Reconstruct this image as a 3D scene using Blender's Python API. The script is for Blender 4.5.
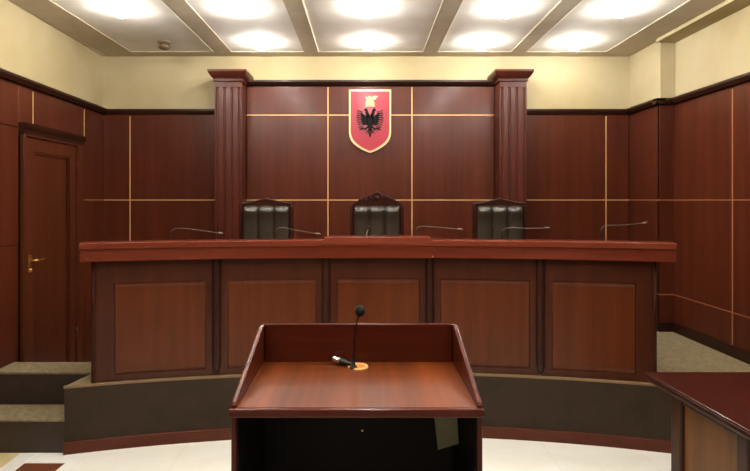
import bpy, bmesh, math, random
from mathutils import Vector
random.seed(7)
C = bpy.context.scene.collection
for o in list(bpy.data.objects): bpy.data.objects.remove(o)

# ------------------------------------------------------------ camera
cd = bpy.data.cameras.new('camera'); cam = bpy.data.objects.new('camera', cd); C.objects.link(cam)
cam.location = (0, 0, 1.65); cam.rotation_euler = (math.pi/2, 0, 0)
cd.sensor_width = 36; cd.lens = 36*541/750; cd.shift_x = 10/750; cd.shift_y = -35.5/750
cd.clip_start = .05
sc = bpy.context.scene; sc.camera = cam
# ------------------------------------------------------------ world, exposure
w = bpy.data.worlds.new('world'); sc.world = w; w.use_nodes = True
w.node_tree.nodes['Background'].inputs[0].default_value = (1, .85, .65, 1)
w.node_tree.nodes['Background'].inputs[1].default_value = .02
vs = sc.view_settings
vs.view_transform = 'Standard'; vs.look = 'None'; vs.gamma = 1; vs.use_curve_mapping = False
vs.exposure = 0.0
LAMP_W = 63.0
LAMP_COL = (1.0, .97, .92)

# ------------------------------------------------------------ materials
def lin(c):
    r = [((v/255)/12.92 if v/255 <= .04045 else ((v/255+.055)/1.055)**2.4) for v in c]
    return (*r, 1)
def mat(name, col, rough=.5, metal=0, coat=0, noise=None, nscale=20, bump=0, bscale=80, spec=.5):
    m = bpy.data.materials.new(name); m.use_nodes = True; nt = m.node_tree; b = nt.nodes['Principled BSDF']
    b.inputs['Roughness'].default_value = rough; b.inputs['Metallic'].default_value = metal
    b.inputs['Coat Weight'].default_value = coat; b.inputs['Coat Roughness'].default_value = .12
    b.inputs['Specular IOR Level'].default_value = spec
    b.inputs['Base Color'].default_value = lin(col)
    tc = nt.nodes.new('ShaderNodeTexCoord')
    if noise:
        n = nt.nodes.new('ShaderNodeTexNoise'); n.inputs['Scale'].default_value = nscale; n.inputs['Detail'].default_value = 6
        nt.links.new(tc.outputs['Object'], n.inputs['Vector'])
        r = nt.nodes.new('ShaderNodeValToRGB'); r.color_ramp.elements[0].position = .35; r.color_ramp.elements[1].position = .65
        r.color_ramp.elements[0].color = lin(noise); r.color_ramp.elements[1].color = lin(col)
        nt.links.new(n.outputs['Fac'], r.inputs['Fac']); nt.links.new(r.outputs['Color'], b.inputs['Base Color'])
    if bump:
        n = nt.nodes.new('ShaderNodeTexNoise'); n.inputs['Scale'].default_value = bscale; n.inputs['Detail'].default_value = 4
        nt.links.new(tc.outputs['Object'], n.inputs['Vector'])
        u = nt.nodes.new('ShaderNodeBump'); u.inputs['Strength'].default_value = bump; u.inputs['Distance'].default_value = .01
        nt.links.new(n.outputs['Fac'], u.inputs['Height']); nt.links.new(u.outputs['Normal'], b.inputs['Normal'])
    return m
def wood(name, light, dark, axis='Z', rough=.32, coat=.25, bands=0, tone=(.44, .39, .30, 1)):
    """veneer: fine grain streaks stretched along an axis, broad tone drift, optional veneer leaves"""
    m = bpy.data.materials.new(name); m.use_nodes = True; nt = m.node_tree; L = nt.links.new; b = nt.nodes['Principled BSDF']
    b.inputs['Roughness'].default_value = rough*.9; b.inputs['Coat Weight'].default_value = coat*.2; b.inputs['Coat Roughness'].default_value = .12
    b.inputs['Specular IOR Level'].default_value = .20
    tc = nt.nodes.new('ShaderNodeTexCoord')
    def streak(s, d):
        mp = nt.nodes.new('ShaderNodeMapping')
        k = {'X': (s*.035, s, s), 'Y': (s, s*.035, s), 'Z': (s, s, s*.035)}[axis]
        mp.inputs['Scale'].default_value = k; L(tc.outputs['Object'], mp.inputs['Vector'])
        n = nt.nodes.new('ShaderNodeTexNoise'); n.inputs['Scale'].default_value = 1; n.inputs['Detail'].default_value = d
        n.inputs['Distortion'].default_value = .0
        L(mp.outputs['Vector'], n.inputs['Vector']); return n
    a = streak(14, 2 if bands else 4); c = streak(60 if bands else 110, 1 if bands else 2)
    mx = nt.nodes.new('ShaderNodeMath'); mx.operation = 'MULTIPLY_ADD'; L(c.outputs['Fac'], mx.inputs[0]); mx.inputs[1].default_value = .45
    L(a.outputs['Fac'], mx.inputs[2])
    r = nt.nodes.new('ShaderNodeValToRGB'); e = r.color_ramp.elements
    K = tone
    e[0].position = .42; e[0].color = [a*b for a, b in zip(lin(dark), K)]; e[1].position = 1.0; e[1].color = [a*b for a, b in zip(lin(light), K)]
    src = mx.outputs[0]
    if bands:
        sx = nt.nodes.new('ShaderNodeSeparateXYZ'); L(tc.outputs['Object'], sx.inputs[0])
        q = nt.nodes.new('ShaderNodeMath'); q.operation = 'MULTIPLY'; L(sx.outputs[0], q.inputs[0]); q.inputs[1].default_value = bands
        fl = nt.nodes.new('ShaderNodeMath'); fl.operation = 'FLOOR'; L(q.outputs[0], fl.inputs[0])
        wn = nt.nodes.new('ShaderNodeTexWhiteNoise'); wn.noise_dimensions = '1D'; L(fl.outputs[0], wn.inputs['W'])
        q2 = nt.nodes.new('ShaderNodeMath'); q2.operation = 'MULTIPLY_ADD'; L(wn.outputs['Value'], q2.inputs[0]); q2.inputs[1].default_value = .25; e[1].position = .98; e[0].position = .55
        sub = nt.nodes.new('ShaderNodeMath'); sub.operation = 'MULTIPLY_ADD'; L(q2.outputs[0], sub.inputs[0]); sub.inputs[1].default_value = .55; sub.inputs[2].default_value = .30
        L(mx.outputs[0], q2.inputs[2]); src = sub.outputs[0]
    L(src, r.inputs['Fac']); L(r.outputs['Color'], b.inputs['Base Color'])
    if bands: return m
    u = nt.nodes.new('ShaderNodeBump'); u.inputs['Strength'].default_value = .05; u.inputs['Distance'].default_value = .002
    L(c.outputs['Fac'], u.inputs['Height']); L(u.outputs['Normal'], b.inputs['Normal'])
    return m
WALLW = wood('mahogany_wall_panel', (116, 57, 39), (88, 40, 27), 'Z', .34, .2)
PILW = wood('pilaster_wood', (112, 56, 44), (84, 39, 30), 'Z', .36, .2)
CAPW = wood('dark_cap_wood', (70, 38, 27), (48, 24, 17), 'X', .4, .1)
CAPY = wood('dark_cap_wood_side', (70, 38, 27), (48, 24, 17), 'Y', .4, .1)
DOORW = wood('door_wood', (112, 58, 36), (84, 40, 25), 'Z', .4, .15)
BENW = wood('bench_panel_wood', (128, 68, 38), (100, 49, 27), 'Z', .36, .2)
BENR = wood('bench_frame_wood', (100, 53, 33), (78, 38, 24), 'Z', .38, .2)
BENC = wood('bench_column_wood', (72, 36, 24), (52, 24, 16), 'Z', .45, .1)
LEDW = wood('bench_ledge_wood', (150, 72, 52), (122, 54, 39), 'X', .26, .3)
LECT = wood('lectern_desktop_wood', (166, 86, 40), (98, 48, 22), 'Y', .42, 0, bands=13)
LECW = wood('lectern_side_wood', (126, 56, 34), (88, 35, 22), 'Z', .3, .3)
LECH = wood('lectern_back_wood', (122, 52, 36), (90, 36, 26), 'X', .3, .3)
TABW = wood('table_top_wood', (86, 36, 28), (62, 24, 19), 'X', .3, .25)
TABP = wood('table_panel_wood', (150, 104, 60), (112, 74, 42), 'Z', .42, .1)
TABF = wood('table_frame_wood', (84, 50, 32), (60, 34, 23), 'Z', .4, .1)
TRIMW = wood('skirting_red_wood', (128, 66, 44), (100, 48, 32), 'X', .4, .15)
SKIRT = mat('dark_laminate', (50, 36, 24), .5, spec=.2, noise=(42, 30, 20), nscale=9)
RISER = mat('dark_step_riser', (48, 34, 24), .6, noise=(40, 28, 20), nscale=12)
CARP = mat('beige_carpet', (134, 119, 90), .95, noise=(114, 100, 74), nscale=40, bump=.2, bscale=300, spec=.1)
PLAST = mat('cream_plaster', (176, 162, 128), .9, noise=(162, 146, 108), nscale=1.3, bump=.08, bscale=120, spec=.2)
CEIL = mat('white_ceiling', (238, 234, 224), .8, noise=(230, 226, 215), nscale=6, spec=.2)
BEAM = mat('taupe_ceiling_beam', (190, 178, 156), .7, noise=(182, 170, 148), nscale=8, spec=.2)
WHITE = mat('white_trim', (240, 234, 215), .5)
BRASS = mat('brass_strip', (196, 154, 98), .35, .3)
GOLD = mat('polished_brass', (226, 178, 92), .22, .9)
LEATH = mat('dark_leather', (48, 41, 31), .3, coat=.3, noise=(42, 36, 28), nscale=6)
CHW = wood('carved_chair_wood', (74, 34, 26), (48, 20, 15), 'X', .32, .3)
BLACK = mat('black_plastic', (20, 19, 18), .35)
FOAM = mat('black_foam', (16, 15, 15), .95, bump=.6, bscale=500)
STEEL = mat('grey_metal_stem', (84, 72, 60), .45, .4)
CHROME = mat('chrome_shell', (228, 224, 210), .18, 1)
SHRED = mat('red_shield', (150, 32, 48), .35, coat=.1, spec=.3)
SHRIM = mat('shield_gold_rim', (214, 172, 122), .35, .4)
EAGLE = mat('black_eagle', (14, 10, 8), .7, spec=.15)
HELM = mat('pale_gold_helmet', (196, 150, 108), .4, .2)
GREYC = mat('grey_green_card', (112, 108, 82), .8)
SOCK = mat('white_plastic', (230, 228, 220), .4)
INLAY = mat('brown_inlay_tile', (104, 58, 36), .3)
BAND = mat('white_floor_band', (238, 234, 222), .25)
def floor_mat(name, c1, c2):
    m = bpy.data.materials.new(name); m.use_nodes = True; nt = m.node_tree; L = nt.links.new; b = nt.nodes['Principled BSDF']
    b.inputs['Roughness'].default_value = .28
    tc = nt.nodes.new('ShaderNodeTexCoord')
    n = nt.nodes.new('ShaderNodeTexNoise'); n.inputs['Scale'].default_value = 2.5; n.inputs['Detail'].default_value = 8; n.inputs['Distortion'].default_value = 1.2
    L(tc.outputs['Object'], n.inputs['Vector'])
    r = nt.nodes.new('ShaderNodeValToRGB'); r.color_ramp.elements[0].position = .3; r.color_ramp.elements[1].position = .7
    r.color_ramp.elements[0].color = lin(c2); r.color_ramp.elements[1].color = lin(c1); L(n.outputs['Fac'], r.inputs['Fac'])
    br = nt.nodes.new('ShaderNodeTexBrick'); br.offset = 0; br.inputs['Scale'].default_value = 1
    br.inputs['Brick Width'].default_value = .6; br.inputs['Row Height'].default_value = .6; br.inputs['Mortar Size'].default_value = .002
    br.inputs['Mortar'].default_value = lin((236, 230, 208)); L(tc.outputs['Object'], br.inputs['Vector'])
    L(r.outputs['Color'], br.inputs['Color1']); L(r.outputs['Color'], br.inputs['Color2']); L(br.outputs['Color'], b.inputs['Base Color'])
    return m
FLOORM = floor_mat('cream_marble_tile', (252, 249, 238), (246, 242, 226))
FLOORY = floor_mat('yellow_marble_tile', (232, 214, 160), (208, 188, 134))
def emis(name, col, s):
    m = bpy.data.materials.new(name); m.use_nodes = True; b = m.node_tree.nodes['Principled BSDF']
    b.inputs['Base Color'].default_value = (.8, .8, .8, 1)
    b.inputs['Emission Color'].default_value = (*col, 1); b.inputs['Emission Strength'].default_value = s; return m
BULB = emis('lit_bulb', LAMP_COL, LAMP_W*3.6)
DEAD = mat('unlit_bulb', (96, 78, 54), .4)
DRING = mat('taupe_ring', (120, 102, 76), .5)  # darker taupe than the other rings, for the unlit lamp

# ------------------------------------------------------------ mesh helpers
class MB:
    def __init__(s): s.v = []; s.f = []; s.smooth = set()
    def add(s, vs_, fs, smooth=False):
        n = len(s.v); s.v += [tuple(p) for p in vs_]
        for f in fs:
            if smooth: s.smooth.add(len(s.f))
            s.f.append(tuple(i+n for i in f))
        return s
    def box(s, x0, x1, y0, y1, z0, z1):
        vs_ = [(x, y, z) for z in (z0, z1) for y in (y0, y1) for x in (x0, x1)]
        return s.add(vs_, [(0, 2, 3, 1), (4, 5, 7, 6), (0, 1, 5, 4), (2, 6, 7, 3), (0, 4, 6, 2), (1, 3, 7, 5)])
    def prism(s, pts, axis, a0, a1):
        n = len(pts)
        def P(p, a): return {'X': (a, p[0], p[1]), 'Y': (p[0], a, p[1]), 'Z': (p[0], p[1], a)}[axis]
        vs_ = [P(p, a0) for p in pts] + [P(p, a1) for p in pts]
        fs = [tuple(range(n))[::-1], tuple(range(n, 2*n))] + [(i, (i+1) % n, (i+1) % n+n, i+n) for i in range(n)]
        return s.add(vs_, fs)
    def tube(s, pts, r, n=10, caps=True):
        pts = [Vector(p) for p in pts]; rs = r if isinstance(r, (list, tuple)) else [r]*len(pts)
        up = Vector((0, 0, 1)); vs_ = []; prev = None
        for i, p in enumerate(pts):
            t = (pts[min(i+1, len(pts)-1)]-pts[max(i-1, 0)]).normalized()
            if prev is None:
                a = t.cross(up) if abs(t.dot(up)) < .95 else t.cross(Vector((1, 0, 0)))
            else: a = prev - t*prev.dot(t)
            a.normalize(); prev = a; b = t.cross(a)
            for k in range(n):
                q = 2*math.pi*k/n; vs_.append(p+(a*math.cos(q)+b*math.sin(q))*rs[i])
        m = len(pts)
        s.add(vs_, [(i*n+k, i*n+(k+1) % n, (i+1)*n+(k+1) % n, (i+1)*n+k) for i in range(m-1) for k in range(n)], True)
        if caps:
            o = len(s.v)-len(vs_); s.f.append(tuple(o+k for k in range(n))[::-1]); s.f.append(tuple(o+(m-1)*n+k for k in range(n)))
        return s
    def lathe(s, prof, cx, cy, n=24, cap=True):
        vs_ = [(cx+r*math.cos(2*math.pi*k/n), cy+r*math.sin(2*math.pi*k/n), z) for r, z in prof for k in range(n)]
        m = len(prof)
        s.add(vs_, [(i*n+k, i*n+(k+1) % n, (i+1)*n+(k+1) % n, (i+1)*n+k) for i in range(m-1) for k in range(n)], True)
        if cap:
            o = len(s.v)-len(vs_); s.f.append(tuple(o+k for k in range(n))[::-1]); s.f.append(tuple(o+(m-1)*n+k for k in range(n)))
        return s
    def ball(s, c, r, n=14, m=9, sc3=(1, 1, 1)):
        vs_ = []; fs = []
        for i in range(m+1):
            t = math.pi*i/m
            for k in range(n):
                q = 2*math.pi*k/n
                vs_.append((c[0]+r*sc3[0]*math.sin(t)*math.cos(q), c[1]+r*sc3[1]*math.sin(t)*math.sin(q), c[2]+r*sc3[2]*math.cos(t)))
        for i in range(m):
            for k in range(n): fs.append((i*n+k, i*n+(k+1) % n, (i+1)*n+(k+1) % n, (i+1)*n+k))
        return s.add(vs_, fs, True)
    def arc(s, prof, X0, X1, n=48):      # prof: closed (d, z) outline swept along the bench curve
        m = len(prof); vs_ = []
        for i in range(n+1):
            X = X0+(X1-X0)*i/n
            for d, z in prof: vs_.append(AP(X, d, z))
        fs = [(i*m+k, i*m+(k+1) % m, (i+1)*m+(k+1) % m, (i+1)*m+k) for i in range(n) for k in range(m)]
        fs += [tuple(range(m)), tuple(n*m+k for k in range(m))[::-1]]
        return s.add(vs_, fs)
    def build(s, name, m, parent=None, bevel=0, sub=0, seg=2):
        me = bpy.data.meshes.new(name)
        L = parent_world(parent) if parent else Vector((0, 0, 0))
        me.from_pydata([tuple(Vector(p)-L) for p in s.v], [], s.f)
        for i in s.smooth:
            if i < len(me.polygons): me.polygons[i].use_smooth = True
        bm = bmesh.new(); bm.from_mesh(me); bmesh.ops.remove_doubles(bm, verts=bm.verts, dist=1e-5)
        bmesh.ops.recalc_face_normals(bm, faces=bm.faces); bm.to_mesh(me); bm.free()
        me.materials.append(m)
        o = bpy.data.objects.new(name, me); C.objects.link(o)
        if parent: o.parent = parent
        if bevel:
            b = o.modifiers.new('bevel', 'BEVEL'); b.width = bevel; b.segments = seg; b.limit_method = 'ANGLE'; b.angle_limit = math.radians(40)
        if sub:
            u = o.modifiers.new('sub', 'SUBSURF'); u.levels = sub; u.render_levels = sub
        return o
def parent_world(p):
    v = Vector((0, 0, 0))
    while p: v += Vector(p.location); p = p.parent
    return v
RC, CX0, CY0 = 7.1, .06, 3.80-7.1
def AP(X, d, z):                         # point at lateral X (on the platform front curve), d metres behind it
    a = math.asin((X-CX0)/RC); return (CX0+(RC+d)*math.sin(a), CY0+(RC+d)*math.cos(a), z)
def thing(name, label, cat, loc=(0, 0, 0), group=None):
    o = bpy.data.objects.new(name, None); C.objects.link(o); o.location = loc; o.empty_display_size = .1
    o['label'] = label; o['category'] = cat
    if group: o['group'] = group
    return o
def tag(o, label, cat, group=None):
    o['label'] = label; o['category'] = cat
    if group: o['group'] = group
    return o
def struct(o): o['kind'] = 'structure'; return o
def lab(o, t): o['label'] = t; return o
def dup(root, loc, label, children=None):
    r = root.copy(); C.objects.link(r); r.location = loc; r['label'] = label
    for ch in list(root.children):
        c = ch.copy(); C.objects.link(c); c.parent = r
        for g in ch.children:
            d = g.copy(); C.objects.link(d); d.parent = c
    return r

# ------------------------------------------------------------ room shell
XL, XA, XB, YB, YJ, YF, ZC = -2.62, 2.71, 2.84, 5.58, 4.98, -2.6, 3.13
ZW = 2.58
fl = struct(MB().box(-2.2, XB+.1, YF, YB+.1, -.1, 0).build('floor', FLOORM))
MB().box(XL-.1, -2.2, YF, YB+.1, -.1, 0).build('side_tiling', FLOORY, fl)
t1 = struct(MB().box(-2.24, -2.14, YF, 3.52, 0, .002).build('trim_1', BAND))
t2 = struct(MB().prism([(-2.13, 3.06), (-1.90, 3.06), (-1.88, 3.385), (-2.13, 3.385)], 'Z', 0, .003).build('trim_2', INLAY))

def panelled(root, mk_box, cells, bevel=.003):
    for c in cells: mk_box(*c).build('wood_panel', WALLW, root, bevel=bevel)
# back wall
wb = struct(MB().box(XL-.1, XB+.1, YB, YB+.12, 0, 3.3).build('wall_back', PLAST))
g = .005
MB().box(XL-.08, XA+.02, YB-.02, YB, 0, 2.53).box(-1.194, 1.304, 5.46, YB, 0, 2.8).build('panel_backing', CAPW, wb)
def pb(x0, x1, z0, z1, y=5.55): return MB().box(x0+g, x1-g, y, YB, z0+g, z1-g)
for x0, x1 in ((XL-.07, -2.41), (-2.41, -1.461)):
    for z0, z1 in ((.0, 1.65), (1.65, 2.53)): pb(x0, x1, z0, z1).build('wood_panel', WALLW, wb, bevel=.003)
for x0, x1 in ((1.571, 2.472), (2.472, XA)):
    for z0, z1 in ((.44, 1.65), (1.65, 2.53)): pb(x0, x1, z0, z1).build('wood_panel', WALLW, wb, bevel=.003)
for x0, x1 in ((-1.194, -.373), (-.373, .473), (.473, 1.304)):
    for z0, z1 in ((.44, 1.65), (1.65, 2.506), (2.506, 2.80)): pb(x0, x1, z0, z1, 5.45).build('wood_panel', WALLW, wb, bevel=.003)
def vb(x, z0, z1, y): MB().box(x-.0055, x+.0055, y-.002, YB, z0, z1).build('brass_strip', BRASS, wb)
def hb(x0, x1, z, y): MB().box(x0, x1, y-.0015, YB, z-.005, z+.005).build('brass_strip', BRASS, wb)
vb(-2.41, .44, 2.51, 5.55); vb(2.472, .44, 2.51, 5.55)
hb(XL-.06, -1.461, 1.65, 5.55); hb(1.571, XA, 1.65, 5.55)
for x in (-.373, .473): vb(x, .44, 2.79, 5.45)
for z in (1.65, 2.506): hb(-1.195, 1.305, z, 5.45)
for x0, x1 in ((XL-.08, -1.461), (1.571, XA)):
    MB().prism([(YB, 2.53), (5.535, 2.53), (5.52, 2.56), (5.52, ZW), (YB, ZW)], 'X', x0, x1).build('cap_rail', CAPW, wb)
MB().prism([(YB, 2.80), (5.43, 2.80), (5.40, 2.83), (5.40, 2.85), (YB, 2.85)], 'X', -1.195, 1.305).build('cap_rail', CAPW, wb)
# left wall
seamm = mat('dull_brass_seam', (150, 100, 62), .45, .3)
wl = struct(MB().box(XL-.12, XL-.025, YF, YB+.1, 0, 3.3).build('wall_left', PLAST))
MB().box(XL-.03, XL-.008, YF, YB, 0, 2.53).build('panel_backing', CAPY, wl)
def pl(y0, y1, z0, z1): return MB().box(XL-.03, XL, y0+g/2, y1-g/2, z0+g/2, z1-g/2).build('wood_panel', WALLW, wl, bevel=.002)
ys = [YF, -1.6, -.6, .4, 1.4, 2.4, 3.25, 4.10]
for a, b in zip(ys[:-1], ys[1:]):
    for z0, z1 in ((0, 1.31), (1.31, 2.2), (2.2, 2.53)): pl(a, b, z0, z1)
for a, b in ((4.10, 4.29), (4.29, 5.13)): pl(a, b, 2.14, 2.53)
pl(5.13, 5.59, 0, 1.65); pl(5.13, 5.59, 1.65, 2.53)
for y in (3.25, 4.29, 5.13):
    MB().box(XL-.03, XL+.002, y-.006, y+.006, 2.24, 2.51).build('brass_strip', BRASS, wl)
MB().box(XL-.03, XL+.002, 5.13, 5.59, 1.645, 1.655).build('brass_strip', seamm, wl)
MB().prism([(XL-.03, 2.53), (XL+.03, 2.53), (XL+.05, 2.56), (XL+.05, ZW), (XL-.03, ZW)], 'Y', YF, YB).build('cap_rail', CAPY, wl)
# right wall (set back beyond the step towards the viewer)
wr = struct(MB().box(XB+.025, XB+.12, YF, YB+.1, 0, 3.3).box(XA+.02, XB+.1, YJ+.02, YB+.1, 0, 3.3).build('wall_right', PLAST))
MB().box(XB+.008, XB+.03, YF, YJ, 0, 2.53).box(XA+.008, XA+.03, YJ, YB, 0, 2.53).build('panel_backing', CAPY, wr)
def pr(x, y0, y1, z0, z1): return MB().box(x, x+.03, y0+g/2, y1-g/2, z0+g/2, z1-g/2).build('wood_panel', WALLW, wr, bevel=.002)
ysr = [YF, -1.5, -.5, .5, 1.5, 2.4, 3.3, 4.18, YJ]
for a, b in zip(ysr[:-1], ysr[1:]):
    for z0, z1 in ((.0, .78), (.78, 1.65), (1.65, 2.53)): pr(XB, a, b, z0, z1)
    if b < YJ: MB().box(XB-.002, XB+.03, b-.007, b+.007, .0 if b < 3.4 else .44, 2.51).build('brass_strip', seamm, wr)
for z0, z1 in ((.44, .78), (.78, 1.65), (1.65, 2.53)):
    pr(XA, YJ, YB-.03, z0, z1)
    MB().box(XA, XB, YJ-.005, YJ+.025, z0+.003, z1-.003).build('wood_panel', WALLW, wr, bevel=.002)
for z in (.78, 1.65):
    MB().box(XB-.0015, XB+.03, 3.3 if z < 1 else YF, YJ, z-.004, z+.004).box(XA, XB, YJ-.0065, YJ+.02, z-.005, z+.005).box(XA-.0015, XA+.02, YJ, YB-.03, z-.005, z+.005).build('brass_strip', seamm, wr)
MB().prism([(XB+.03, 2.53), (XB-.03, 2.53), (XB-.05, 2.56), (XB-.05, ZW), (XB+.03, ZW)], 'Y', YF, YJ-.05).build('cap_rail', CAPY, wr)
MB().prism([(XA+.03, 2.53), (XA-.03, 2.53), (XA-.05, 2.56), (XA-.05, ZW), (XA+.03, ZW)], 'Y', YJ-.05, YB).build('cap_rail', CAPY, wr)
MB().prism([(YJ+.03, 2.53), (YJ-.03, 2.53), (YJ-.05, 2.56), (YJ-.05, ZW), (YJ+.03, ZW)], 'X', XA-.05, XB+.03).build('cap_rail', CAPW, wr)
struct(MB().box(XB-.018, XB, 3.3, YJ, .44, .53).box(XA-.018, XB, YJ-.022, YJ-.005, .44, .53).box(XA-.018, XA, YJ-.02, YB-.03, .44, .53).build('baseboard_right', CAPY, bevel=.004))
# rear wall behind the viewer
piv = Vector((XL, 3.9, 0)); ang = math.radians(2)
from mathutils import Matrix
MW = Matrix.Translation(piv) @ Matrix.Rotation(ang, 4, 'Z') @ Matrix.Translation(-piv)
wl.matrix_world = MW
wf = struct(MB().box(XL-.1, XB+.1, YF-.1, YF, 0, 3.3).build('wall_front', PLAST))
MB().box(XL, XB, YF, YF+.03, 0, 2.53).build('wood_panel', WALLW, wf)
# ceiling: white panels between lower taupe beams
ce = struct(MB().box(XL-.12, XB+.12, YF-.1, YB+.12, ZC+.007, ZC+.15).build('ceiling', CEIL))
def beam(x0, x1, y0, y1, z=ZC, m=BEAM): return MB().box(x0, x1, y0, y1, z, ZC+.03).build('ceiling_beam', m, ce)
XI0, XI1, YI = -2.34, 2.41, 5.41
for x0, x1, side in ((-1.51, -1.335, -1), (-.61, -.47, 1), (.58, .725, 1), (1.46, 1.61, 1)):
    beam(x0, x1, YF, YI)
    xe = x0-.007 if side < 0 else x1
    MB().box(xe, xe+.007, YF, YI, ZC-.002, ZC+.02).build('pale_edge_line', WHITE, ce)  # thin white strip drawing a pale line along one beam edge
beam(XL-.03, XI0, YF, YB); beam(XI1, XA, YF, YB); beam(XI0, XI1, YI, YB)
beam(XA-.03, XB+.03, YF, YJ, ZC-.03, PLAST)
# ------------------------------------------------------------ ceiling lamps
def lamp(x, y, label, lit=True):
    z = ZC+.007
    t = thing('ceiling_lamp', label, 'ceiling lamp', (x, y, z), 'round lamps in the ceiling bays')
    MB().lathe([(.0, z), (.062, z), (.062, z-.012), (.05, z-.02), (.03, z-.022)], x, y, 28, False).build('mounting_ring', WHITE if lit else DRING, t)
    MB().lathe([(.030, z-.018), (.048, z-.030), (.056, z-.045), (.050, z-.062), (.030, z-.074), (.001, z-.078)], x, y, 20, False).build('bulb', BULB if lit else DEAD, t)
colsX = [(-1.885, 'far left bay'), (-.98, 'bay left of centre'), (.03, 'middle bay'), (1.09, 'bay right of centre'), (1.97, 'far right bay')]
rows = [(5.08, 'back row'), (4.17, 'second row from the back'), (3.2, 'third row from the back'), (2.3, 'fourth row from the back'), (1.4, 'fifth row from the back'), (.5, 'sixth row from the back')]
for j, (y, rn) in enumerate(rows):
    for i, (x, cn) in enumerate(colsX):
        off = (i == 0 and j == 0)
        lamp(x, y, ('unlit dark' if off else 'glowing round white')+' ceiling lamp, %s, %s' % (cn, rn), not off)

# ------------------------------------------------------------ platform and steps
pts = [AP(-1.95+(XB+1.95)*i/48, 0, 0)[:2] for i in range(49)]
poly = [(-1.95, pts[0][1])]+pts[1:-1]+[(XB, pts[-1][1]), (XB, YJ), (XA, YJ), (XA, 5.55), (-1.6, 5.55), (-1.6, 4.04), (XL, 4.04), (XL, 3.80), (-1.90, 3.80)]
pf = struct(MB().prism(poly, 'Z', .0, .428).build('stage_platform', SKIRT))
lab(MB().prism(poly, 'Z', .428, .44).build('carpet', CARP, pf), 'beige carpet covering the platform')
MB().arc([(-.012, 0), (-.012, .072), (0, .078), (0, 0)], -1.955, XB).build('skirting_board', TRIMW, pf)
MB().arc([(-.004, .426), (-.004, .4375), (.012, .4415), (.012, .426)], -1.955, XB).build('edge_strip', mat('edge_brown', (112, 84, 54), .5), pf)
MB().box(XL, -1.905, 3.795, 3.80, .215, .427).build('riser', RISER, pf)
st = struct(MB().box(XL, -1.945, 3.53, 3.795, 0, .205).build('stair_step', RISER))
lab(MB().box(XL, -1.945, 3.525, 3.795, .205, .215).build('carpet', CARP, st), 'beige carpet tread')

# ------------------------------------------------------------ door
dr = struct(MB().box(XL-.03, XL+.004, 4.075, 4.86, .01, 2.14).build('door_1', DOORW))
def ring(x0, x1, y0, y1, z0, z1, wd, m, name, par, bev=.004):
    b = MB().box(x0, x1, y0, y0+wd, z0, z1).box(x0, x1, y1-wd, y1, z0, z1).box(x0, x1, y0+wd, y1-wd, z1-wd, z1).box(x0, x1, y0+wd, y1-wd, z0, z0+wd)
    return b.build(name, m, par, bevel=bev)
ring(XL+.004, XL+.022, 4.085, 4.855, .015, 2.135, .105, DOORW, 'door_frame', dr)
ring(XL+.004, XL+.016, 4.19, 4.75, .12, 2.03, .02, DOORW, 'door_moulding', dr, .006)
MB().box(XL, XL+.035, 4.86, 4.985, 0, 2.16).box(XL, XL+.035, 4.045, 4.083, 0, 2.16).box(XL, XL+.035, 4.083, 4.86, 2.14, 2.16).build('door_casing', DOORW, dr, bevel=.006)
MB().prism([(XL, 2.16), (XL+.038, 2.16), (XL+.04, 2.185), (XL+.055, 2.215), (XL+.06, 2.24), (XL, 2.24)], 'Y', 4.03, 4.985).build('door_cornice', CAPY, dr)
hx = XL+.022
h = MB().box(hx, hx+.008, 4.115, 4.155, 1.08, 1.22).build('door_handle', GOLD, dr, bevel=.003)
MB().tube([(hx+.005, 4.135, 1.18), (hx+.05, 4.135, 1.18), (hx+.056, 4.15, 1.18), (hx+.056, 4.20, 1.178), (hx+.05, 4.25, 1.182)], .008).build('lever', GOLD, h)
MB().tube([(hx+.008, 4.135, 1.105), (hx+.02, 4.135, 1.105)], .012, 14).build('key_cylinder', GOLD, h)
for z in (.4, 1.9): MB().tube([(XL+.03, 4.862, z), (XL+.03, 4.862, z+.09)], .009).build('hinge', DOORW, dr)

dr.matrix_world = MW @ Matrix.Translation((0, .07, 0))
# ------------------------------------------------------------ pilasters
def pilaster(xc, label):
    y0 = 5.25; hw = .132
    t = thing('pilaster', label, 'pilaster', (xc, 5.35, .44), 'fluted pilasters beside the central panelling')
    prof = [(xc-hw, 5.55), (xc-hw, y0)]
    for k in range(4):
        c = xc-hw+.026+k*(2*hw-.052)/3
        for q in range(0, 7):
            a = math.pi*q/6; prof.append((c-.0125*math.cos(a), y0+.014*math.sin(a)))
    prof += [(xc+hw, y0), (xc+hw, 5.55)]
    s = MB().prism(prof, 'Z', .60, 2.745)
    s.build('shaft', PILW, t)
    MB().box(xc-hw, xc+hw, y0, 5.55, 2.745, 2.80).build('neck', PILW, t, bevel=.003)
    MB().box(xc-hw-.015, xc+hw+.015, y0-.015, 5.55, .44, .60).build('plinth', PILW, t, bevel=.006)
    lv = [(0, 2.80), (.012, 2.805), (.012, 2.825), (.024, 2.84), (.036, 2.855), (.048, 2.875), (.055, 2.888), (.055, 2.908)]
    vs_, fs = [], []
    for e, z in lv: vs_ += [(xc-hw-e, y0-e, z), (xc+hw+e, y0-e, z), (xc+hw+e, 5.55, z), (xc-hw-e, 5.55, z)]
    for i in range(len(lv)-1):
        for k in range(4): fs.append((i*4+k, i*4+(k+1) % 4, i*4+4+(k+1) % 4, i*4+4+k))
    n = len(lv)*4-4; fs += [(n, n+1, n+2, n+3), (3, 2, 1, 0)]
    MB().add(vs_, fs).build('capital', PILW, t)
pilaster(-1.328, 'fluted mahogany pilaster with flared capital behind the leftmost judge chair')
pilaster(1.438, 'fluted mahogany pilaster with flared capital behind the rightmost judge chair')

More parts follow.
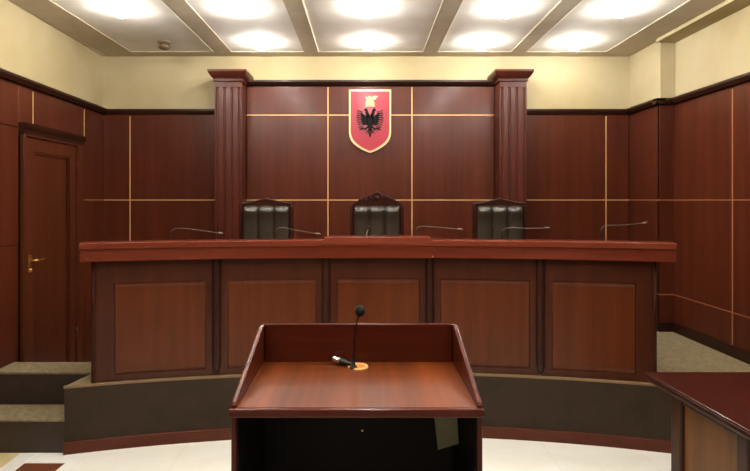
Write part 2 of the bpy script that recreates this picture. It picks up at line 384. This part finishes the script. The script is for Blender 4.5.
# ------------------------------------------------------------ coat of arms
sx, sy = .05, 5.435
k_ = sy/541
def sp(px, py): return ((px-365)*k_, 1.65-(py-200)*k_)
def shield(xl, xr, yt, yb, c=370):
    hw = (xr-xl)/2; h = 20; ys0 = yb-h
    cv = [(1, 0), (.97, .2), (.9, .38), (.78, .54), (.62, .68), (.42, .81), (.2, .92)]
    P = [(xl, yt), (xr, yt)]+[(c+hw*a, ys0+h*b) for a, b in cv]+[(c, yb)]+[(c-hw*a, ys0+h*b) for a, b in cv[::-1]]
    return [sp(*p) for p in P]
sh = thing('coat_of_arms', 'red shield with a black double-headed eagle and gold rim on the panelled wall', 'coat of arms', (sx, sy, 2.4))
outer = shield(349, 391, 90, 153); inner = shield(350.6, 389.4, 91.6, 151.2)
n = len(outer)
vs_ = [(p[0], y, p[1]) for y in (5.448, 5.418) for p in outer]+[(p[0], y, p[1]) for y in (5.448, 5.418) for p in inner]
fs = []
for i in range(n):
    j = (i+1) % n
    fs += [(i, j, n+j, n+i), (2*n+i, 2*n+j, 3*n+j, 3*n+i), (n+i, n+j, 3*n+j, 3*n+i), (i, j, 2*n+j, 2*n+i)]
MB().add(vs_, fs).build('rim', SHRIM, sh)
MB().prism(inner, 'Y', 5.424, 5.448).build('shield_field', SHRED, sh)
EY0, EY1 = 5.417, 5.4245
eg = MB()
def ep(pts): eg.prism([sp(*p) for p in pts], 'Y', EY0, EY1)
ep([(367.6, 115), (369, 113.5), (370, 116), (371, 113.5), (372.4, 115), (373.6, 119), (373, 125), (371.5, 129.5), (370, 131), (368.5, 129.5), (367, 125), (366.4, 119)])
for s in (-1, 1):
    X = lambda v: 370+s*v
    ep([(X(.6), 117), (X(1.6), 112.5), (X(2.4), 110), (X(3.6), 108.6), (X(5), 108.9), (X(6.6), 110.6), (X(5.2), 110.9), (X(4.6), 111.4), (X(4.9), 113), (X(4), 116.5), (X(3.4), 119)])
    ep([(X(2.6), 118.5), (X(5), 115.5), (X(7.5), 113.6), (X(9.2), 112.6), (X(8.8), 116.5), (X(8.4), 122), (X(7), 125), (X(5), 125.4), (X(2.5), 125)])
    for i in range(9):                                   # wing feathers
        yb_ = 112.0+i*1.75; L = 4.9-.3*abs(i-3); dy = -1.6+i*.68
        x0 = 8.6-.18*max(0, i-4)*2
        ep([(X(x0-1.5), yb_), (X(x0+L), yb_+dy-.1), (X(x0+L+.3), yb_+dy+.45), (X(x0+L-.3), yb_+dy+.8), (X(x0-1.5), yb_+.8)])
    ep([(X(2), 126), (X(5), 128.4), (X(8), 128.2), (X(8.2), 129), (X(5.4), 129.6), (X(4.6), 131.2), (X(3.7), 129.6), (X(1.6), 128)])
    for a, b in ((9.8, 127.2), (9.9, 129.6), (7.2, 131.6)): ep([(X(6.8), 128.2), (X(a), b), (X(a-.3), b+.7), (X(6.6), 129.3)])
for i in range(-2, 3):
    ep([(370+i*.7-.5, 129.5), (370+i*.7+.5, 129.5), (370+i*1.9+.6, 134.4-abs(i)*.9), (370+i*1.9, 135.4-abs(i)*.9), (370+i*1.9-.6, 134.4-abs(i)*.9)])
ep([(369.2, 133), (370.8, 133), (370.9, 136), (370, 138), (369.1, 136)])
lab(eg.build('eagle', EAGLE, sh), 'black double-headed eagle with spread feathered wings')
hm = MB()
def hp(pts): hm.prism([sp(*p) for p in pts], 'Y', EY0, EY1)
hp([(365.8, 106), (365.8, 101.8), (367.4, 99.4), (370, 98.4), (372.6, 99.4), (374.4, 102), (374.4, 106)])
hp([(365, 107), (365, 106.2), (375, 106.2), (375, 107)])
hp([(366.4, 99.8), (364.8, 96.8), (367, 97.8), (369, 96.2), (372, 97.4), (375, 96), (378.4, 96.6), (376.2, 98.2), (376, 100), (373.4, 100), (371, 98.9)])
lab(hm.build('helmet', HELM, sh), 'pale gold crested helmet above the eagle')

# ------------------------------------------------------------ judges' bench
jb = thing('judges_bench', 'long curved mahogany judges bench with five framed front panels on the platform', 'bench', (CX0, 3.85, .44))
BX = [-1.80, -1.022, -.273, .455, 1.205, 1.92]
MB().arc([(.045, .44), (.045, 1.25), (.09, 1.25), (.09, .44)], -1.795, 1.915).build('front_board', BENR, jb)
for i in range(5):
    a, b = BX[i], BX[i+1]
    la = .135 if i == 0 else .075; rb = .07 if i < 4 else .12
    z0, z1, zf0, zf1 = .44, 1.25, .485, 1.095
    f = MB()
    f.arc([(.02, z0), (.02, z1), (.045, z1), (.045, z0)], a+.004, a+la, 4)
    f.arc([(.02, z0), (.02, z1), (.045, z1), (.045, z0)], b-rb, b-.004, 4)
    f.arc([(.02, zf1), (.02, z1), (.045, z1), (.045, zf1)], a+la, b-rb, 12)
    f.arc([(.02, z0), (.02, zf0), (.045, zf0), (.045, z0)], a+la, b-rb, 12)
    pn = f.build('panel_frame', BENR, jb)
    MB().arc([(.045, zf0), (.031, zf0), (.024, zf0+.03), (.024, zf1-.03), (.031, zf1), (.045, zf1)], a+la+.004, b-rb-.004, 12).build('front_panel', BENW, jb)
for X in BX[1:5]:
    px, py, _ = AP(X, .016, 0)
    MB().lathe([(.0, .455), (.012, .462), (.024, .482), (.0295, .51), (.030, .55), (.030, 1.25)], px, py, 20, False).build('half_column', BENC, jb)
for X in (-1.80, 1.92):
    s = 1 if X < 0 else -1
    p0 = AP(X, .02, 0); p1 = AP(X, .46, 0)
    MB().prism([(p0[0], p0[1]), (p0[0]+s*.03, p0[1]), (p1[0]+s*.03, p1[1]), (p1[0], p1[1])], 'Z', .44, 1.25).build('end_panel', BENR, jb)
    px, py, _ = AP(X+s*.01, .03, 0)
    MB().lathe([(.014, .44), (.014, 1.25)], px, py, 20).build('corner_post', BENC, jb)
MB().arc([(-.042, 1.249), (-.045, 1.325), (-.06, 1.333), (-.056, 1.366), (-.048, 1.373), (.10, 1.373), (.10, 1.249)], -1.855, 2.015).build('ledge', LEDW, jb)
# raised middle ledge with bevelled ends
rl = MB(); prf = [(-.062, 1.336), (-.064, 1.352), (-.058, 1.388), (-.05, 1.395), (.10, 1.395), (.10, 1.336)]
m_ = len(prf); V = []; cen = .086
for i in range(25):
    X = cen-.385+.77*i/24
    for d, z in prf:
        e = (z-1.36)*.9
        XX = X
        if i == 0: XX = X+(z-1.336)*.7-.02
        if i == 24: XX = X-(z-1.336)*.7+.02
        V.append(AP(XX, d, z))
F = [(i*m_+k, i*m_+(k+1) % m_, (i+1)*m_+(k+1) % m_, (i+1)*m_+k) for i in range(24) for k in range(m_)]+[tuple(range(m_)), tuple(24*m_+k for k in range(m_))[::-1]]
rl.add(V, F); rl.arc([(-.05, 1.248), (-.053, 1.336), (.0, 1.336), (.0, 1.248)], cen-.405, cen+.405, 20)
lab(rl.build('raised_ledge', LEDW, jb), 'slightly raised middle length of the ledge')
MB().arc([(.10, 1.16), (.10, 1.20), (.52, 1.20), (.52, 1.16)], -1.76, 1.88).build('worktop', LEDW, jb)
for X, z in ((-1.815, 1.268), (.47, 1.262)):
    p = AP(X, -.047, z); MB().tube([p, (p[0], p[1]-.012, p[2])], .007, 12).build('screw_head', GOLD, jb)

# ------------------------------------------------------------ judges' chairs
def channel_pad(xc, w_, z0, z1, y0, chans=3, d=.05):
    """upholstered pad with vertical channels and a rolled top"""
    nx, nz = 36, 20; V = []; F = []
    for j in range(nz+1):
        v = j/nz; z = z0+(z1-z0)*v
        for i in range(nx+1):
            u = i/nx; c = (u*chans) % 1.0
            if u == 1: c = 1
            pf_ = abs(math.sin(math.pi*c))**.3
            ed = min(1, min(v, 1-v)*9)**.5
            roll = .028*math.exp(-((v-.93)/.07)**2)
            V.append((xc-w_/2+w_*u, y0-(.012+d*.5*pf_*ed+roll*pf_), z))
    for j in range(nz):
        for i in range(nx):
            a = j*(nx+1)+i; F.append((a, a+1, a+nx+2, a+nx+1))
    m = MB(); m.add(V, F, True)
    n0 = len(V); bk = []
    bd = [i for i in range(nx+1)]+[j*(nx+1)+nx for j in range(1, nz+1)]+[nz*(nx+1)+i for i in range(nx-1, -1, -1)]+[j*(nx+1) for j in range(nz-1, 0, -1)]
    B = [(V[i][0], y0, V[i][2]) for i in bd]; m.v += B
    k = len(bd)
    for i in range(k): m.f.append((bd[i], bd[(i+1) % k], n0+(i+1) % k, n0+i))
    m.f.append(tuple(n0+i for i in range(k)))
    return m
def chair(xc, label, carved):
    yb = 4.66; z0 = .44
    t = thing('judge_chair', label, 'chair', (xc, 4.45, z0), 'high-backed judge chairs behind the bench')
    # back frame: posts and bottom rail
    MB().box(xc-.232, xc-.202, yb-.02, yb+.03, z0+.0, 1.60).box(xc+.202, xc+.232, yb-.02, yb+.03, z0, 1.60).box(xc-.202, xc+.202, yb-.01, yb+.02, .93, .98).box(xc-.202, xc+.202, yb, yb+.015, .98, 1.60).build('back_frame', CHW, t, bevel=.006)
    pd = channel_pad(xc, .40, .985, 1.602, yb+.0).build('backrest', LEATH, t)
    for q in (-1, 1):
        MB().tube([(xc+q*.0667, yb-.022, z) for z in (.99, 1.2, 1.4, 1.56)]+[(xc+q*.0667, yb-.026, 1.592)], .0035, 8).build('seam', BLACK, pd)
    # crest rail
    cr = MB(); P = []
    top = (lambda u: 1.616+.080*(1-abs(u)**1.6)+.006*math.cos(u*18)*(1-abs(u))) if carved else (lambda u: 1.620+.045*(1-abs(u))**1.1)
    for i in range(33):
        u = -1+2*i/32; P.append((xc+u*(.215 if carved else .232), top(u)))
    cr.prism([(xc-.235, 1.602), ]+P+[(xc+.235, 1.602)], 'Y', yb-.022, yb+.03)
    c = cr.build('crest_rail', CHW, t, bevel=.003)
    if carved:
        o = MB()
        for s in (-1, 1):                                 # scrolls and leaves
            for (cx_, cz_, r_) in ((.05, 1.676, .020), (.098, 1.660, .017), (.142, 1.643, .014), (.18, 1.630, .010)):
                pts_ = []
                for q in range(15):
                    a = q/14*2.2*math.pi; rr = r_*(1-.6*q/14); pts_.append((xc+s*(cx_+rr*math.cos(a)), yb-.028, cz_+rr*math.sin(a)+.002))
                o.tube(pts_, .0045, 8)
        o.ball((xc, yb-.026, 1.668), .022, sc3=(1, .5, 1.1))
        for a in (-50, -25, 0, 25, 50):
            q = math.radians(a); o.ball((xc+.034*math.sin(q), yb-.024, 1.676+.034*math.cos(q)), .010, 10, 7, (1, .6, 1.2))
        o.ball((xc, yb-.012, 1.712), .014)
        o.build('carving', CHW, t)
    else:
        MB().tube([(xc+u*.215, yb-.022, top(u)-.006) for u in [-1+i/12 for i in range(25)]], .006, 8).build('crest_bead', CHW, t)
        MB().ball((xc, yb-.0, 1.668), .010, sc3=(1.6, 1, .7)).build('finial', CHW, t)
    # seat, arms, legs
    MB().box(xc-.225, xc+.225, 4.20, yb, .83, .88).build('seat_frame', CHW, t, bevel=.01)
    MB().box(xc-.205, xc+.205, 4.20, yb-.04, .88, .955).build('seat', LEATH, t, bevel=.03, seg=4)
    for s in (-1, 1):
        X = xc+s*.225
        MB().tube([(X, yb, 1.12), (X, 4.5, 1.125), (X, 4.35, 1.12), (X, 4.28, 1.10), (X, 4.265, 1.06)], [.018, .02, .02, .02, .014]).tube([(X, 4.30, .86), (X, 4.30, 1.10)], .016).build('armrest', CHW, t)
        MB().tube([(X-s*.02, 4.225, .85), (X-s*.02, 4.225, .6), (X-s*.02, 4.215, .44)], [.024, .018, .014]).build('leg', CHW, t)
        MB().box(X-s*.008-.015, X-s*.008+.015, yb-.018, yb+.022, .44, .83).build('leg', CHW, t, bevel=.004)
    return t
chair(-.850, 'dark leather judge chair with a plain low peaked crest, left of the carved one', False)
chair(.102, 'dark leather judge chair with a tall carved scroll crest below the shield', True)
chair(1.160, 'dark leather judge chair with a plain low peaked crest, right of the carved one', False)

# ------------------------------------------------------------ microphones on the bench
def curve(P, n=8):
    out = []; P = [Vector(p) for p in P]; Q = [P[0]]+P+[P[-1]]
    for i in range(1, len(Q)-2):
        p0, p1, p2, p3 = Q[i-1:i+3]
        for k in range(n):
            t = k/n; out.append(.5*((2*p1)+(p2-p0)*t+(2*p0-5*p1+4*p2-p3)*t*t+(3*p1-p0-3*p2+p3)*t**3))
    out.append(P[-1]); return out
def bench_mic(b, pts, label, stem=STEEL):
    """b: base pixel column; pts: stem path as (X, Y, Z)"""
    t = thing('gooseneck_microphone', label, 'microphone', (b[0], b[1], 1.20), 'gooseneck microphones along the bench')
    bx, by = b
    MB().box(bx-.045, bx+.045, by-.06, by+.06, 1.20, 1.232).build('base', BLACK, t, bevel=.008)
    c = curve([(bx, by, 1.23)]+pts)
    q = 12 if stem is STEEL else 6
    MB().tube(c[:q+1], .0042, 8).build('flexible_neck', BLACK if stem is STEEL else WHITE, t)
    MB().tube(c[q:], .0032, 8).build('stem', stem, t)
    e = c[-1]; d = (c[-1]-c[-4]).normalized()
    MB().tube([e-d*.008, e, e+d*.012, e+d*.030, e+d*.036], [.004, .0075, .009, .009, .005], 12).build('capsule', BLACK if stem is not STEEL else STEEL, t)
def Q(px, py, Y): return ((px-365)*Y/541, Y, 1.65-(py-200)*Y/541)
def mic(bpx, pts, label, Y=3.95, **k):
    bench_mic(((bpx-365)*Y/541, Y), [Q(x, y, Y) for x, y in pts], label, **k)
mic(171, [(170.5, 236), (173, 230), (179, 228.2), (195, 229.8), (218, 233)], 'thin gooseneck microphone bent right at the left end of the bench', Y=3.86)
mic(276, [(274.6, 236), (276, 230.5), (281.5, 227.6), (295, 230), (316, 233.6)], 'thin gooseneck microphone bent right in front of the left leather chair', Y=3.98)
mic(418, [(416.4, 233), (417, 228.2), (422, 226.4), (438, 227.4), (458, 229.2)], 'thin gooseneck microphone just right of the carved chair', Y=3.98)
mic(504, [(502.2, 235), (503, 230.4), (508, 228), (525, 228.4), (545, 228.2)], 'thin gooseneck microphone bent right in front of the right leather chair', Y=3.98)
mic(602, [(600.6, 234), (602, 228), (607, 225.6), (625, 225), (643, 223.2)], 'thin gooseneck microphone bent right at the right end of the bench', Y=3.86)
yy = 4.02
bench_mic(((367-365)*yy/541, yy+.06), [(.008, yy+.02, 1.32), (.010, yy-.05, 1.39), (.0245, yy-.16, 1.445)], 'short pale gooseneck microphone aimed at the room before the carved chair', stem=WHITE)

# ------------------------------------------------------------ side socket by the right wall
so = thing('wall_socket', 'white plastic socket low on the right panelled wall', 'socket', (XB, 3.92, .53))
MB().box(XB-.012, XB, 3.885, 3.955, .535, .605).build('cover_plate', SOCK, so, bevel=.003)
MB().lathe([(.022, .0), (.022, .004)], 0, 0, 16)
MB().tube([(XB-.014, 3.92, .57), (XB-.011, 3.92, .57)], .02, 16).build('plug_hole', BLACK, so)

# ------------------------------------------------------------ lectern
YFr, YBk, LW = 1.379, 1.785, .322
lx = -.021; zt = 1.12
le = thing('lectern', 'mahogany lectern with raised sides and open back in the foreground', 'lectern', (lx, 1.57, 0))
tpl = .014
for s in (-1, 1):
    x0, x1 = (lx-LW, lx-LW+tpl) if s < 0 else (lx+LW-tpl, lx+LW)
    # side board: rises towards the back with a rounded rear corner
    prof = [(YFr+.004, 0), (YFr+.004, zt-.02), (YFr+.004, zt+.004), (YFr+.01, zt+.012), (YBk-.05, 1.236), (YBk-.02, 1.243), (YBk, 1.244), (YBk, 0)]
    MB().prism(prof, 'X', x0, x1).build('side_panel', LECW, le, bevel=.004)
MB().box(lx-LW+tpl, lx+LW-tpl, YBk-.014, YBk, .0, 1.244).build('back_panel', LECH, le, bevel=.004)
MB().box(lx-LW+tpl, lx+LW-tpl, YFr+.004, YBk-.014, zt-.02, zt).build('desktop', LECT, le, bevel=.001)
MB().box(lx-LW-.003, lx+LW+.003, YFr-.012, YFr+.004, zt-.022, zt).build('front_edge', LECH, le, bevel=.004)
LECD = mat('painted_inner_shade', (20, 13, 8), .6, noise=(15, 10, 6), nscale=8, spec=.15)  # near-black colour paints in the shade of the unlit compartment
lab(MB().box(lx-LW+tpl, lx+LW-tpl, YBk-.020, YBk-.0145, 0, zt-.022).box(lx-LW+tpl, lx-LW+tpl+.003, YFr+.012, YBk-.026, 0, zt-.022).box(lx+LW-tpl-.003, lx+LW-tpl, YFr+.012, YBk-.026, 0, zt-.022).build('compartment_shade', LECD, le), 'painted-in shade over the inside of the lectern')
MB().box(lx-LW+tpl, lx+LW-tpl, YFr+.03, YBk-.02, .52, .54).build('shelf', LECW, le, bevel=.003)
MB().box(lx-LW+tpl, lx+LW-tpl, YFr+.03, YBk-.02, .05, .07).build('shelf', LECW, le, bevel=.003)
rx, ry = -.022, 1.718
MB().lathe([(.024, zt-.004), (.024, zt+.0035), (.027, zt+.005), (.032, zt+.004), (.033, zt), (.033, zt-.004)], rx, ry, 36, False).build('grommet_ring', mat('tan_ring', (226, 176, 106), .35), le)
MB().lathe([(.0, zt+.0015), (.024, zt+.0015)], rx, ry, 30, False).build('grommet_lid', mat('orange_wood_plug', (200, 128, 62), .4), le)
MB().tube([(-.009, YBk-.018, .90), (-.009, YBk-.026, .90)], .003, 10).build('screw_head', GOLD, le)
# card in the compartment
cdm = MB().prism([(.216, .911), (.277, .929), (.268, 1.097), (.195, 1.097)], 'Y', 1.60, 1.603).build('hanging_card', GREYC)
tag(cdm, 'grey-green card hanging inside the dark compartment of the lectern', 'card')
# lectern microphone
lm = thing('lectern_microphone', 'black gooseneck microphone with round foam head rising from the lectern', 'microphone', (-.036, 1.70, zt))
MB().lathe([(.012, zt+.001), (.012, zt+.004), (.007, zt+.008), (.006, zt+.03), (.0045, zt+.034)], -.037, 1.70, 16, False).build('base', BLACK, lm)
st_ = curve([(-.037, 1.70, zt+.02), (-.034, 1.70, zt+.08), (-.027, 1.693, zt+.14), (-.018, 1.685, 1.298)])
MB().tube(st_, .0034, 10).build('stem', BLACK, lm)
MB().ball((-.0155, 1.683, 1.305), .0165, 18, 12, (1, 1, 1.08)).build('foam_windscreen', FOAM, lm)
# cable connector lying on the desktop
a = Vector((-.1035, 1.75, 1.138)); b = Vector((-.042, 1.712, 1.129)); 
kx = thing('cable_connector', 'black cable connector with chrome tip lying on the lectern desktop', 'connector', ((a.x+b.x)/2, (a.y+b.y)/2, zt))
d = (b-a)
MB().tube([a, a+d*.06, a+d*.36, a+d*.40], [.0095, .0108, .0108, .0098], 18).build('metal_shell', CHROME, kx)
MB().tube([a+d*.40, a+d*.45, a+d*.72, a+d*.80, a+d*1.0], [.0096, .0096, .0085, .006, .0045], 18).build('body', BLACK, kx)
cb = curve([b, b+Vector((.008, .001, -.002)), b+Vector((.014, .004, -.006))], 4)
MB().tube(cb, .003, 8).build('cable', BLACK, kx)

# ------------------------------------------------------------ side table at right
tz = .78
tb = thing('counsel_table', 'dark mahogany panelled table at the right edge of the room', 'table', (1.9, 2.1, 0))
def tx(Y): return 1.41+(2.74-Y)*.055
P = [(tx(2.74), 2.74), (2.75, 2.74), (2.75, .9), (tx(.9), .9)]
def inset(e, d=0): return [(P[0][0]+e, P[0][1]-e), (P[1][0]-e, P[1][1]-e), (P[2][0]-e, P[2][1]+e), (P[3][0]+e, P[3][1]+e)]
MB().prism(inset(0), 'Z', tz-.014, tz).build('tabletop', TABW, tb, bevel=.005)
MB().prism(inset(.008), 'Z', tz-.022, tz-.014).build('tabletop_groove', TABF, tb)
MB().prism(inset(.002), 'Z', tz-.038, tz-.022).build('tabletop_edge', TABF, tb, bevel=.005)
fx = .073
def sbox(y0, y1, z0, z1, e0, e1):
    return [(tx(y)+e, y, z) for z in (z0, z1) for y in (y0, y1) for e in (e0, e1)]
BF = [(0, 2, 3, 1), (4, 5, 7, 6), (0, 1, 5, 4), (2, 6, 7, 3), (0, 4, 6, 2), (1, 3, 7, 5)]
ycuts = [2.60, 2.18, 1.6, 1.0]
for y in ycuts:
    MB().add(sbox(y-.04, y+.04 if y > 2.5 else y+.03, 0, tz-.038, fx, fx+.06), BF).build('post', TABF, tb, bevel=.012, seg=3)
for ya, yb_ in zip(ycuts[:-1], ycuts[1:]):
    MB().add(sbox(yb_+.03, ya-.04, 0, .12, fx+.01, fx+.04), BF).build('bottom_rail', TABF, tb, bevel=.004)
    MB().add(sbox(yb_+.03, ya-.04, .68, tz-.038, fx+.01, fx+.04), BF).build('top_rail', TABF, tb, bevel=.004)
    MB().add(sbox(yb_+.03, ya-.04, .12, .68, fx+.02, fx+.035), BF).build('side_panel', TABP, tb)
MB().box(tx(2.6)+fx, 2.70, 2.60, 2.63, 0, tz-.038).build('back_panel', TABF, tb)
MB().box(2.66, 2.70, .95, 2.60, 0, tz-.038).build('end_panel', TABF, tb)
